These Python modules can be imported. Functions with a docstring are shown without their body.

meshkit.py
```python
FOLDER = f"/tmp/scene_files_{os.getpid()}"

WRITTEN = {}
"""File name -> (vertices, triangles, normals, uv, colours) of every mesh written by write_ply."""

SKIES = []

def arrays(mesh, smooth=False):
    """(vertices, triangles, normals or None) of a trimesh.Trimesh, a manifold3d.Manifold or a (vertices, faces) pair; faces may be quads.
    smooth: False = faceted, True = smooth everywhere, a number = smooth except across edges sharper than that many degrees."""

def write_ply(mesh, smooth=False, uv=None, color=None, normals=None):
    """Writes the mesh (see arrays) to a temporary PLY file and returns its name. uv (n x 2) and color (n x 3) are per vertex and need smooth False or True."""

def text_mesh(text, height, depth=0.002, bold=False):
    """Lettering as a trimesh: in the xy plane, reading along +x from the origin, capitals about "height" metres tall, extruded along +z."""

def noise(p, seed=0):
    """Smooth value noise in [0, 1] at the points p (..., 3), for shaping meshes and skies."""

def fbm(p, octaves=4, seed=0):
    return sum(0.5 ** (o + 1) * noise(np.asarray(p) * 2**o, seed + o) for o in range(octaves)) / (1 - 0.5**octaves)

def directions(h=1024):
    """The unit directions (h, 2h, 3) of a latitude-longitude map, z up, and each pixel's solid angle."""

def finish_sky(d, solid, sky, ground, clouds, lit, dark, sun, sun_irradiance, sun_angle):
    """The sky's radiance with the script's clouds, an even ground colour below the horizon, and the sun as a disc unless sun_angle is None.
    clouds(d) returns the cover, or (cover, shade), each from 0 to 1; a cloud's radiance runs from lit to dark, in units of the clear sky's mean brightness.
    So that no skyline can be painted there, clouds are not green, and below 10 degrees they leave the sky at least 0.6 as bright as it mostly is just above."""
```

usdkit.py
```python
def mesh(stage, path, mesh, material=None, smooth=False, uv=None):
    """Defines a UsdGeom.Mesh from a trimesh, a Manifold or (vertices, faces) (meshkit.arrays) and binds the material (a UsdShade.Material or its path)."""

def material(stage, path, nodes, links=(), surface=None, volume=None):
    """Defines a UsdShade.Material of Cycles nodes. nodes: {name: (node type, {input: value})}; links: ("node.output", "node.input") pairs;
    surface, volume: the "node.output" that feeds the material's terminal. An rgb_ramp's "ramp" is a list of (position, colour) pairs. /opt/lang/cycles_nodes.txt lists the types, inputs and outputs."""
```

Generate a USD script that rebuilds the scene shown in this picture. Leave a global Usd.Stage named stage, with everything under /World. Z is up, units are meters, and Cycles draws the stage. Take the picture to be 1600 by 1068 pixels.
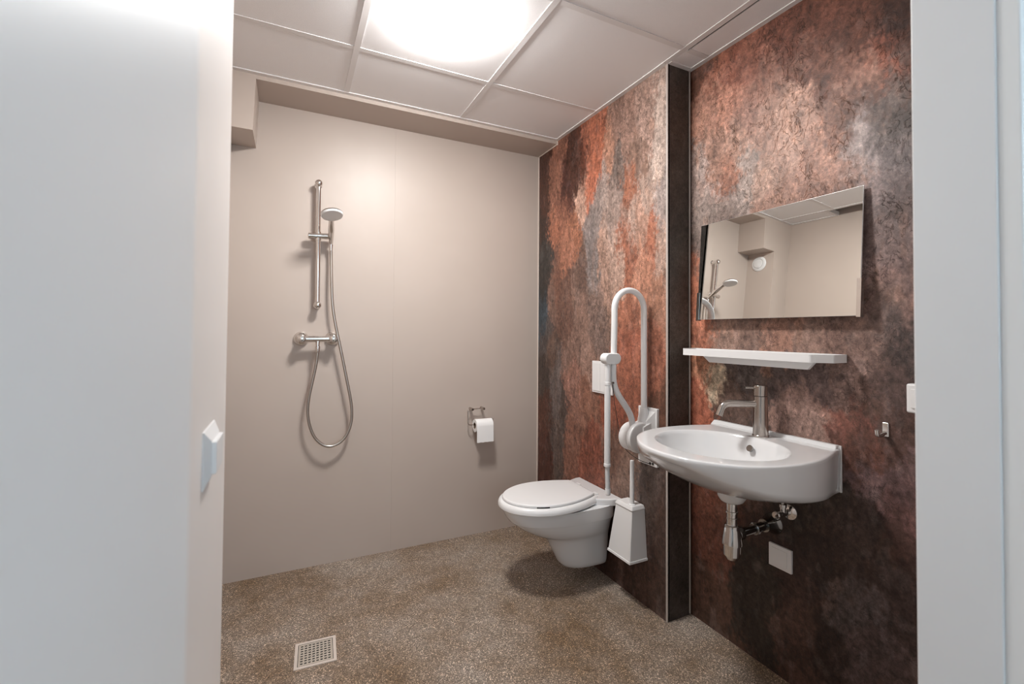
import math
import numpy as np
import trimesh
import usdkit
import meshkit
from trimesh.creation import box as tbox, cylinder as tcyl, icosphere, extrude_polygon
from trimesh.util import concatenate as cat
from shapely.geometry import Polygon, box as sbox
from pxr import Usd, UsdGeom, UsdLux, UsdShade, Gf, Sdf, Vt

stage = Usd.Stage.CreateInMemory()
UsdGeom.SetStageUpAxis(stage, "Z")
UsdGeom.SetStageMetersPerUnit(stage, 1.0)
UsdGeom.Xform.Define(stage, "/World")
V3 = np.array

# ------------------------------------------------------------------ camera, daylight, exposure
F_PX, YAW, PITCH, ROLL, CX, CY = 701.70, 0.4427, 0.0201, 0.0076, -13.81, -30.07
CAM_H = 1.2296
cam = UsdGeom.Camera.Define(stage, "/World/camera")
AP = 36.0
cam.CreateHorizontalApertureAttr(AP)
cam.CreateVerticalApertureAttr(AP * 1068 / 1600)
cam.CreateFocalLengthAttr(F_PX / 1600 * AP)
cam.CreateHorizontalApertureOffsetAttr(-CX / 1600 * AP)
cam.CreateVerticalApertureOffsetAttr(CY / 1600 * AP)
cam.CreateClippingRangeAttr(Gf.Vec2f(0.01, 100))
cam.CreateFStopAttr(3.4)
cam.CreateFocusDistanceAttr(2.0)
cam.CreateExposureAttr(0.0)
fw = V3([math.sin(YAW), math.cos(YAW), 0]); rt = V3([math.cos(YAW), -math.sin(YAW), 0]); up = V3([0, 0, 1.0])
fw, up = math.cos(PITCH) * fw + math.sin(PITCH) * up, math.cos(PITCH) * up - math.sin(PITCH) * fw
rt, up = math.cos(ROLL) * rt + math.sin(ROLL) * up, math.cos(ROLL) * up - math.sin(ROLL) * rt
M = np.eye(4); M[0, :3], M[1, :3], M[2, :3], M[3, :3] = rt, up, -fw, (0, 0, CAM_H)
cam.AddTransformOp().Set(Gf.Matrix4d(*M.ravel().tolist()))

DAYLIGHT, LAMP = 1.24, 172.0
dome = UsdLux.DomeLight.Define(stage, "/World/daylight")      # cool daylight that fills the corridor behind the camera
dome.CreateIntensityAttr(DAYLIGHT)
dome.CreateColorAttr(Gf.Vec3f(0.70, 0.87, 1.0))

# ------------------------------------------------------------------ room measures (metres)
X1, X2, XL = 1.468, 1.609, -0.49          # toilet wall, basin wall (set back), left wall
YB, YF, YP = 2.561, 2.333, 1.445          # back wall, front of the bulkhead, end of the toilet wall
YI, YO = 0.355, 0.25                      # front wall: room side, corridor side
ZS, ZT, ZV = 2.382, 2.403, 2.85           # soffit, ceiling, top of the void above the ceiling
DX0, DX1 = -0.0565, 0.87                  # doorway
XV = -0.30                                # side of the pipe chase

# ------------------------------------------------------------------ materials
LK = "/World/Looks/"
UsdGeom.Scope.Define(stage, "/World/Looks")
def plain(name, col, rough=0.5, metal=0.0, **kw):
    d = {"base_color": col, "roughness": rough, "metallic": metal}; d.update(kw)
    return usdkit.material(stage, LK + name, {"p": ("principled_bsdf", d)}, [], surface="p.BSDF")
def speckled(name, a, b, scale, rough=0.5, bump=0.0, lo=0.4, hi=0.6, detail=3.0, **kw):
    n = {"g": ("geometry", {}), "n": ("noise_texture", {"scale": scale, "detail": detail, "roughness": 0.6}),
         "r": ("rgb_ramp", {"ramp": [(lo, a), (hi, b)]}), "p": ("principled_bsdf", {"roughness": rough, **kw})}
    l = [("g.position", "n.vector"), ("n.fac", "r.fac"), ("r.color", "p.base_color")]
    if bump:
        n["b"] = ("bump", {"strength": 1.0, "distance": bump}); l += [("n.fac", "b.height"), ("b.normal", "p.normal")]
    return usdkit.material(stage, LK + name, n, l, surface="p.BSDF")
beige = speckled("beige_panel", (0.485, 0.408, 0.358), (0.503, 0.425, 0.374), 3, 0.45, 0.0006, 0.3, 0.7, detail=2)
beige_line = plain("beige_sealant", (0.74, 0.64, 0.56), 0.5)
grey_paint = speckled("grey_white_paint", (0.80, 0.805, 0.81), (0.825, 0.83, 0.835), 4, 0.38, 0.0004, 0.3, 0.7, detail=2)
wall_end_paint = speckled("lamp_warmed_paint", (0.765, 0.715, 0.685), (0.79, 0.74, 0.71), 4, 0.38, 0.0004, 0.3, 0.7, detail=2)  # the jamb's paint with the lamp's warm light put into its colour
casing_paint = plain("lit_casing_paint", (0.88, 0.88, 0.87), 0.35)  # jamb paint made brighter: light from behind put into its colour
tile_m = speckled("ceiling_tile", (0.82, 0.805, 0.81), (0.865, 0.85, 0.855), 420, 0.9, 0.0003)
tee_m = plain("white_ceiling_bar", (0.74, 0.715, 0.71), 0.45)
void_m = plain("dark_void", (0.02, 0.018, 0.016), 0.9)
ceramic = plain("white_ceramic", (0.715, 0.715, 0.72), 0.1, coat_weight=0.4, coat_roughness=0.04)
plastic = plain("white_plastic", (0.765, 0.76, 0.76), 0.32)
plastic_grey = plain("pale_grey_plastic", (0.62, 0.63, 0.64), 0.35)
powder = plain("white_powder_coat", (0.745, 0.74, 0.74), 0.3)
chrome = plain("chrome", (0.74, 0.72, 0.70), 0.11, 1.0)
steel = plain("brushed_steel", (0.50, 0.455, 0.42), 0.17, 1.0)
hose_m = plain("metal_hose", (0.50, 0.46, 0.42), 0.33, 1.0)
dark_m = plain("black_plastic", (0.012, 0.012, 0.012), 0.4)
dark_chrome = plain("dark_chrome", (0.30, 0.29, 0.28), 0.12, 1.0)
mirror_m = plain("mirror_glass", (0.86, 0.87, 0.85), 0.0, 1.0)
clip_m = plain("satin_metal", (0.70, 0.68, 0.66), 0.18, 1.0)
mirror_edge = plain("mirror_edge", (0.75, 0.74, 0.73), 0.2, 0.6)
clear_m = plain("clear_plastic", (0.9, 0.9, 0.88), 0.08, transmission_weight=0.55, ior=1.45)
paper_m = speckled("tissue_paper", (0.84, 0.83, 0.82), (0.88, 0.87, 0.86), 500, 0.95, 0.0006)
card_m = plain("cardboard", (0.22, 0.16, 0.12), 0.9)
alu = plain("pale_aluminium_strip", (0.46, 0.42, 0.39), 0.42, 0.15)
lamp_m = usdkit.material(stage, LK + "lamp_glow", {"e": ("emission", {"color": (1.0, 0.988, 0.968), "strength": LAMP})}, [], surface="e.emission")
grate_m = plain("grate_plate", (0.55, 0.49, 0.42), 0.35, 0.3)
frame_m = plain("drain_frame", (0.66, 0.58, 0.52), 0.4, 0.1)

# speckled vinyl floor: brown-grey ground, pale and dark chips, a little mottled
usdkit.material(stage, LK + "speckled_vinyl", {
    "g": ("geometry", {}),
    "v": ("voronoi_texture", {"scale": 330, "feature": "f1"}),
    "w": ("separate_color", {}),
    "big": ("noise_texture", {"scale": 2.3, "detail": 6.0, "roughness": 0.68}),
    "fine": ("noise_texture", {"scale": 260, "detail": 2.0}),
    "bigr": ("rgb_ramp", {"ramp": [(0.34, (0.165, 0.108, 0.064)), (0.48, (0.235, 0.178, 0.134)), (0.62, (0.292, 0.242, 0.202))]}),
    "chip": ("rgb_ramp", {"ramp": [(0.0, (0.40, 0.38, 0.36)), (0.14, (0.55, 0.54, 0.53)), (0.45, (0.92, 0.92, 0.92)), (0.76, (1.0, 1.0, 1.0)), (0.80, (1.5, 1.5, 1.5)), (0.92, (1.8, 1.8, 1.75)), (0.95, (2.7, 2.7, 2.7)), (1.0, (3.1, 3.1, 3.0))]}),
    "m": ("mix_color", {"blend_type": "multiply", "fac": 1.0, "use_clamp": False, "use_clamp_result": False}),
    "bp": ("bump", {"strength": 0.5, "distance": 0.0005}),
    "p": ("principled_bsdf", {"roughness": 0.5, "specular_ior_level": 0.35}),
}, [("g.position", "v.vector"), ("g.position", "big.vector"), ("g.position", "fine.vector"), ("v.color", "w.color"), ("w.r", "chip.fac"),
    ("big.fac", "bigr.fac"), ("bigr.color", "m.a"), ("chip.color", "m.b"), ("m.result", "p.base_color"), ("fine.fac", "bp.height"), ("bp.normal", "p.normal")], surface="p.BSDF")
floor_m = LK + "speckled_vinyl"

# rust-print wall panel: the patches come from the mesh's own colours, cracks and grain from nodes
rust_m = usdkit.material(stage, LK + "rust_print_panel", {
    "a": ("attribute", {"attribute": "tint"}),
    "g": ("geometry", {}),
    "wt": ("mapping", {"scale": (1.0, 1.25, 0.8)}),
    "v": ("noise_texture", {"scale": 24, "detail": 6.0, "roughness": 0.58, "distortion": 0.9}),
    "cr": ("rgb_ramp", {"ramp": [(0.0, (1, 1, 1)), (0.468, (1, 1, 1)), (0.484, (0.70, 0.68, 0.67)), (0.496, (0.28, 0.26, 0.25)), (0.505, (0.85, 0.83, 0.82)), (0.515, (1.0, 1.0, 1.0)), (1, (1, 1, 1))]}),
    "gate": ("noise_texture", {"scale": 7, "detail": 4.0, "roughness": 0.65}),
    "gr": ("rgb_ramp", {"ramp": [(0.40, (0, 0, 0)), (0.54, (0.95, 0.95, 0.95))]}),
    "mc": ("mix_color", {"blend_type": "multiply", "fac": 1.0}),
    "cg": ("mix_color", {"a": (1, 1, 1)}),
    "v2": ("noise_texture", {"scale": 31, "detail": 6.0, "roughness": 0.62, "distortion": 1.3}),
    "cl": ("rgb_ramp", {"ramp": [(0.0, (0, 0, 0)), (0.488, (0, 0, 0)), (0.5, (0.55, 0.55, 0.55)), (0.512, (0, 0, 0)), (1, (0, 0, 0))]}),
    "lt": ("mix_color", {"blend_type": "mix", "use_clamp": False, "use_clamp_result": False}),
    "lc": ("mix_color", {"blend_type": "multiply", "fac": 1.0, "b": (2.1, 2.06, 2.04), "use_clamp": False, "use_clamp_result": False}),
    "hs": ("math", {"math_type": "multiply_add", "value2": 0.9}),
    "crh": ("rgb_to_bw", {}),
    "fn": ("noise_texture", {"scale": 62, "detail": 7.0, "roughness": 0.80, "distortion": 0.4}),
    "fr": ("rgb_ramp", {"ramp": [(0.30, (0.36, 0.34, 0.33)), (0.42, (0.82, 0.80, 0.79)), (0.5, (1.0, 1.0, 1.0)), (0.60, (1.28, 1.26, 1.25)), (0.72, (1.95, 1.9, 1.88))]}),
    "mf": ("mix_color", {"blend_type": "multiply", "fac": 1.0, "use_clamp": False, "use_clamp_result": False}),
    "bp": ("bump", {"strength": 0.5, "distance": 0.0022}),
    "p": ("principled_bsdf", {"roughness": 0.42, "specular_ior_level": 0.34}),
}, [("g.position", "wt.vector"), ("wt.vector", "v.vector"), ("wt.vector", "v2.vector"), ("v.fac", "cr.fac"), ("wt.vector", "gate.vector"), ("gate.fac", "gr.fac"),
    ("gr.color", "cg.fac"), ("cr.color", "cg.b"), ("a.color", "mc.a"), ("cg.result", "mc.b"), ("v2.fac", "cl.fac"), ("cl.color", "lt.fac"), ("mc.result", "lt.a"), ("mc.result", "lc.a"), ("lc.result", "lt.b"),
    ("g.position", "fn.vector"), ("fn.fac", "fr.fac"), ("lt.result", "mf.a"), ("fr.color", "mf.b"), ("mf.result", "p.base_color"),
    ("cg.result", "crh.color"), ("fn.fac", "hs.value1"), ("crh.val", "hs.value3"), ("hs.value", "bp.height"), ("bp.normal", "p.normal")], surface="p.BSDF")

# ------------------------------------------------------------------ naming and structure helpers
used = {}
def numbered(parent, name):
    k = used.get((parent, name), 0); used[(parent, name)] = k + 1
    return f"{parent}/{name}" + (f"_{k:03d}" if k else "")
def thing(name, label, category, group=None, kind=None):
    p = UsdGeom.Xform.Define(stage, numbered("/World", name)).GetPrim()
    data(p, label, category, group, kind); return str(p.GetPath())
def data(p, label=None, category=None, group=None, kind=None):
    for k, v in dict(label=label, category=category, group=group, kind=kind).items():
        if v: p.SetCustomDataByKey(k, v)
def part(parent, name, mesh, mat, smooth=35, label=None, **kw):
    m = usdkit.mesh(stage, numbered(parent, name), mesh, mat, smooth=smooth, **kw)
    if label: m.GetPrim().SetCustomDataByKey("label", label)
    return str(m.GetPath())
def one(name, mesh, mat, label, category, group=None, smooth=35):
    path = part("/World", name, mesh, mat, smooth); data(stage.GetPrimAtPath(path), label, category, group); return path
def structure(name, label):
    return thing(name, label, "room", kind="structure")

# ------------------------------------------------------------------ shape helpers
def bx(x0, x1, y0, y1, z0, z1):
    b = tbox([x1 - x0, y1 - y0, z1 - z0]); b.apply_translation([(x0 + x1) / 2, (y0 + y1) / 2, (z0 + z1) / 2]); return b
def rbox(x0, x1, y0, y1, z0, z1, r=0.003, n=2):
    """A box with rounded edges."""
    s = icosphere(n, r).vertices
    c = V3([(x, y, z) for x in (x0 + r, x1 - r) for y in (y0 + r, y1 - r) for z in (z0 + r, z1 - r)])
    return trimesh.convex.convex_hull((c[:, None] + s[None]).reshape(-1, 3))
def hull(*pts):
    return trimesh.convex.convex_hull(np.vstack(pts))
def cyl(p, q, r, r2=None, n=28):
    """A cylinder or cone frustum from p to q."""
    return tube([p, q], [r, r if r2 is None else r2], n)
def tube(path, r, n=20, cap=True):
    path = np.asarray(path, float); m = len(path); r = np.broadcast_to(r, m)
    t = np.gradient(path, axis=0) if m > 2 else np.repeat([path[1] - path[0]], 2, 0)
    t /= np.linalg.norm(t, axis=1, keepdims=True)
    a = np.cross(t[0], [0, 0, 1.0] if abs(t[0][2]) < 0.9 else [1.0, 0, 0]); a /= np.linalg.norm(a)
    V, ang = [], np.linspace(0, 2 * np.pi, n, endpoint=False)
    for i in range(m):
        a = a - t[i] * (a @ t[i]); a /= np.linalg.norm(a); b = np.cross(t[i], a)
        V.append(path[i] + r[i] * (np.cos(ang)[:, None] * a + np.sin(ang)[:, None] * b))
    V = np.vstack(V); F = []
    for i in range(m - 1):
        for k in range(n):
            A, B, C, D = i * n + k, i * n + (k + 1) % n, (i + 1) * n + (k + 1) % n, (i + 1) * n + k
            F += [[A, B, C], [A, C, D]]
    if cap:
        V = np.vstack([V, path[0], path[-1]]); c0, c1 = len(V) - 2, len(V) - 1
        for k in range(n):
            F += [[c0, (k + 1) % n, k], [c1, (m - 1) * n + k, (m - 1) * n + (k + 1) % n]]
    t_ = trimesh.Trimesh(V, F, process=False)
    if cap and t_.volume < 0: t_.invert()
    return t_
def lathe(o, axis, prof, n=36):
    """Profile (distance along the axis, radius) turned about the axis through o."""
    axis = V3(axis, float); axis /= np.linalg.norm(axis)
    prof = np.asarray(prof, float)
    return tube2([V3(o) + axis * s for s in prof[:, 0]], prof[:, 1], axis, n)
def tube2(path, r, axis, n):
    path = np.asarray(path); a = np.cross(axis, [0, 0, 1.0] if abs(axis[2]) < 0.9 else [1.0, 0, 0]); a /= np.linalg.norm(a); b = np.cross(axis, a)
    ang = np.linspace(0, 2 * np.pi, n, endpoint=False); m = len(path)
    V = np.vstack([p + q * (np.cos(ang)[:, None] * a + np.sin(ang)[:, None] * b) for p, q in zip(path, r)]); F = []
    for i in range(m - 1):
        for k in range(n):
            A, B, C, D = i * n + k, i * n + (k + 1) % n, (i + 1) * n + (k + 1) % n, (i + 1) * n + k
            F += [[A, B, C], [A, C, D]]
    V = np.vstack([V, path[0], path[-1]]); c0, c1 = len(V) - 2, len(V) - 1
    for k in range(n):
        F += [[c0, (k + 1) % n, k], [c1, (m - 1) * n + k, (m - 1) * n + (k + 1) % n]]
    t_ = trimesh.Trimesh(V, F, process=False); t_.merge_vertices(); t_.update_faces(t_.nondegenerate_faces())
    if t_.volume < 0: t_.invert()
    return t_
def rings(R, close_first=True, close_last=True):
    """Skins a list of equal rings of points."""
    R = [np.asarray(r, float) for r in R]; n = len(R[0]); V = np.vstack(R); F = []
    for i in range(len(R) - 1):
        for k in range(n):
            A, B, C, D = i * n + k, i * n + (k + 1) % n, (i + 1) * n + (k + 1) % n, (i + 1) * n + k
            F += [[A, B, C], [A, C, D]]
    ex = []
    for flag, base, ring in ((close_first, 0, R[0]), (close_last, (len(R) - 1) * n, R[-1])):
        if flag:
            c = len(V) + len(ex); ex.append(ring.mean(0))
            for k in range(n):
                F.append([c, base + (k + 1) % n, base + k] if base == 0 else [c, base + k, base + (k + 1) % n])
    if ex: V = np.vstack([V, ex])
    t_ = trimesh.Trimesh(V, F, process=False)
    if t_.is_volume and t_.volume < 0: t_.invert()
    elif not t_.is_volume: t_.fix_normals()
    return t_
def spline(P, n=120):
    from scipy.interpolate import CubicSpline
    P = np.asarray(P, float); s = np.r_[0, np.cumsum(np.linalg.norm(np.diff(P, axis=0), axis=1))]
    return CubicSpline(s, P)(np.linspace(0, s[-1], n))
def rounded(pts, r, n=10):
    """A path whose corners are rounded with arcs of about radius r."""
    pts = [V3(p, float) for p in pts]; out = [pts[0]]
    for a, b, c in zip(pts, pts[1:], pts[2:]):
        u, v = a - b, c - b; lu, lv = np.linalg.norm(u), np.linalg.norm(v); d = min(r, lu * 0.49, lv * 0.49)
        p, q = b + u / lu * d, b + v / lv * d
        out += [(1 - t) ** 2 * p + 2 * t * (1 - t) * b + t * t * q for t in np.linspace(0, 1, n)]
    return out + [pts[-1]]
def plate_with_holes(outer, holes, depth):
    return extrude_polygon(Polygon(outer, holes), depth, engine="earcut")

# ================================================================== THE SETTING
fl = structure("floor", "brown-grey speckled vinyl floor")
part(fl, "vinyl_sheet", bx(XL - 0.1, X2 + 0.1, -2.2, YB + 0.1, -0.06, 0.0), floor_m, False)
# a small weld ring where the vinyl was patched is left out; the drain is a thing of its own

wb = structure("wall_back", "plain beige panelled wall behind the shower")
SEAM = 0.527
part(wb, "panel", bx(XL - 0.1, SEAM - 0.00015, YB, YB + 0.06, 0, ZV), beige, False)
part(wb, "panel", bx(SEAM + 0.00015, X2 + 0.1, YB, YB + 0.06, 0, ZV), beige, False)
part(wb, "corner_strip", bx(X1 - 0.006, X1, YB - 0.005, YB, 0, ZS), beige_line, False, "pale sealant strip in the corner with the rust wall")

wl = structure("wall_left", "plain beige panelled wall opposite the basin")
part(wl, "panel", bx(XL - 0.06, XL, YI, 1.3, 0, ZV), beige, False)
part(wl, "panel", bx(XL - 0.06, XL, 1.301, YF, 0, ZV), beige, False)
part(wl, "chase_panel", bx(XL, XV, YF, YB, 0, ZV), beige, False, "beige pipe chase in the corner, vent in its side")

# grey painted wall around the doorway
wf = structure("wall_front", "grey-white painted wall with the doorway the picture looks through")
part(wf, "wall_section", bx(XL - 0.06, -0.16, YO, YI, 0, ZV), grey_paint, False)
part(wf, "wall_section", bx(1.0, X2 + 0.06, YO, YI, 0, ZV), grey_paint, False)
part(wf, "lintel", bx(-0.16, 1.0, YO, YI, 2.15, ZV), grey_paint, False)
part(wf, "side_block", rbox(XL, -0.1, YI, 0.925, -0.0, ZT + 0.05, 0.004), wall_end_paint, 35, "grey-white wall end beside the doorway with the switch")
t3 = structure("trim_1", "left door jamb, close and out of focus")
part(t3, "jamb", rbox(-0.16, DX0, 0.085, YI, 0, 2.15, 0.010, 3), grey_paint)
part(t3, "casing", rbox(-0.26, DX0 - 0.012, 0.075, 0.0855, 0, 2.2, 0.004), grey_paint)
t4 = structure("trim_2", "right door jamb with its outer edge")
part(t4, "jamb", rbox(DX1, 1.0, YO + 0.012, YI, 0, 2.15, 0.002), grey_paint)
part(t4, "casing", rbox(DX1 + 0.002, 1.12, YO - 0.012, YO + 0.0125, 0, 2.22, 0.003), casing_paint)

# corridor on the near side of the doorway; daylight enters by the added window
part(fl, "corridor_vinyl", bx(-1.5, XL - 0.1, -2.2, YO, -0.06, 0.0), floor_m, False)
part(fl, "corridor_vinyl", bx(X2 + 0.1, 3.2, -2.2, YO, -0.06, 0.0), floor_m, False)
part(wf, "wall_section", bx(-1.5, XL - 0.06, YO, YI, 0, 2.6), grey_paint, False)
part(wf, "wall_section", bx(X2 + 0.06, 3.2, YO, YI, 0, 2.6), grey_paint, False)
wc = structure("wall_rear", "grey-white corridor wall behind the camera")
part(wc, "wall_section", bx(-1.5, 3.2, -1.72, -1.62, 0, 0.95), grey_paint, False)
part(wc, "wall_section", bx(-1.5, 3.2, -1.72, -1.62, 2.3, 2.6), grey_paint, False)
part(wc, "wall_section", bx(-1.5, -0.5, -1.72, -1.62, 0.95, 2.3), grey_paint, False)
part(wc, "wall_section", bx(2.0, 3.2, -1.72, -1.62, 0.95, 2.3), grey_paint, False)
w1 = structure("added_window_1", "unseen white corridor window behind the camera, added to let in daylight")  # unseen opening, added so that daylight reaches the door jambs
for a, b, c, d in ((-0.5, 2.0, 0.95, 1.0), (-0.5, 2.0, 2.25, 2.3), (-0.5, -0.45, 1.0, 2.25), (1.95, 2.0, 1.0, 2.25), (0.72, 0.78, 1.0, 2.25)):
    part(w1, "frame_bar", bx(a, b, -1.71, -1.65, c, d), plastic, False)
part(wc, "end_section", bx(-1.6, -1.5, -1.72, YI, 0, 2.6), grey_paint, False)
part(wc, "end_section", bx(3.1, 3.2, -1.72, YI, 0, 2.6), grey_paint, False)
part(wc, "corridor_ceiling", bx(-1.6, 3.2, -1.72, YO, 2.6, 2.7), grey_paint, False)

# ------------------------------------------------------------------ rust-print wall on the right
#CTRL# patches of the print, those under basin and shelf darkened by shade: (y, z, red, green, blue)
C1 = np.array([(2.497,2.342,0.091,0.034,0.021), (2.495,2.133,0.101,0.04,0.024), (2.509,1.949,0.078,0.042,0.03), (2.474,1.715,0.063,0.056,0.051), (2.505,1.554,0.048,0.041,0.037), (2.511,1.409,0.055,0.081,0.105), (2.445,1.224,0.097,0.078,0.074), (2.341,2.169,0.289,0.123,0.077), (2.234,2.06,0.101,0.034,0.023), (2.136,2.18,0.092,0.035,0.022), (2.074,2.232,0.135,0.043,0.023), (2.014,2.3,0.355,0.115,0.059), (1.957,2.364,0.391,0.127,0.064), (1.929,2.18,0.379,0.12,0.058), (1.973,2.074,0.42,0.131,0.067), (2.073,2.051,0.432,0.268,0.202), (1.849,2.168,0.35,0.182,0.119), (1.798,2.232,0.235,0.14,0.108), (1.68,2.247,0.292,0.179,0.139), (1.572,2.261,0.313,0.207,0.167), (1.474,2.274,0.412,0.327,0.282), (1.474,2.074,0.397,0.318,0.275), (1.614,2.068,0.204,0.125,0.093), (1.773,2.06,0.158,0.122,0.107), (1.9,1.967,0.289,0.229,0.204), (1.955,1.878,0.206,0.171,0.16), (1.982,1.746,0.191,0.165,0.162), (1.982,1.641,0.209,0.179,0.172), (2.268,1.954,0.258,0.103,0.062), (2.338,1.852,0.396,0.153,0.084), (2.165,1.78,0.306,0.123,0.066), (2.231,1.679,0.36,0.15,0.088), (2.336,1.596,0.213,0.099,0.066), (2.069,1.547,0.155,0.093,0.072), (2.409,1.464,0.22,0.13,0.1), (2.228,1.376,0.166,0.086,0.062), (2.098,1.298,0.236,0.144,0.112), (1.924,1.396,0.193,0.129,0.107), (1.872,1.525,0.336,0.21,0.159), (1.797,1.84,0.272,0.204,0.176), (1.679,1.781,0.377,0.272,0.223), (1.679,1.936,0.282,0.107,0.058), (1.572,1.905,0.313,0.226,0.185), (1.613,1.736,0.33,0.191,0.138), (1.71,1.695,0.305,0.11,0.06), (1.539,1.604,0.316,0.114,0.062), (1.592,1.494,0.397,0.186,0.116), (1.474,1.791,0.311,0.261,0.244), (1.473,1.566,0.377,0.267,0.217), (1.481,1.342,0.303,0.149,0.094), (1.796,1.614,0.368,0.249,0.196), (1.678,1.351,0.307,0.116,0.065), (1.677,1.228,0.316,0.101,0.055), (1.677,1.045,0.303,0.104,0.057), (1.492,1.117,0.282,0.105,0.061), (1.477,0.951,0.142,0.064,0.039), (2.405,1.065,0.135,0.08,0.059), (2.465,0.899,0.082,0.057,0.046), (2.329,0.914,0.134,0.108,0.102), (2.257,0.733,0.089,0.063,0.053), (2.16,1.079,0.221,0.131,0.101), (2.158,0.896,0.285,0.143,0.106), (2.066,1.084,0.289,0.179,0.14), (2.034,0.771,0.23,0.105,0.067), (2.188,0.597,0.228,0.102,0.067), (2.478,0.654,0.114,0.043,0.026), (2.475,0.372,0.103,0.034,0.021), (2.34,0.525,0.113,0.082,0.071), (2.003,0.535,0.232,0.073,0.041), (1.768,0.817,0.266,0.079,0.042), (1.768,0.691,0.161,0.085,0.06), (1.721,0.609,0.207,0.13,0.099), (1.53,0.49,0.13,0.095,0.082), (1.491,0.392,0.088,0.052,0.041), (1.529,0.208,0.093,0.05,0.038), (1.48,0.094,0.081,0.047,0.037), (1.719,0.06,0.078,0.038,0.028)])
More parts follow.
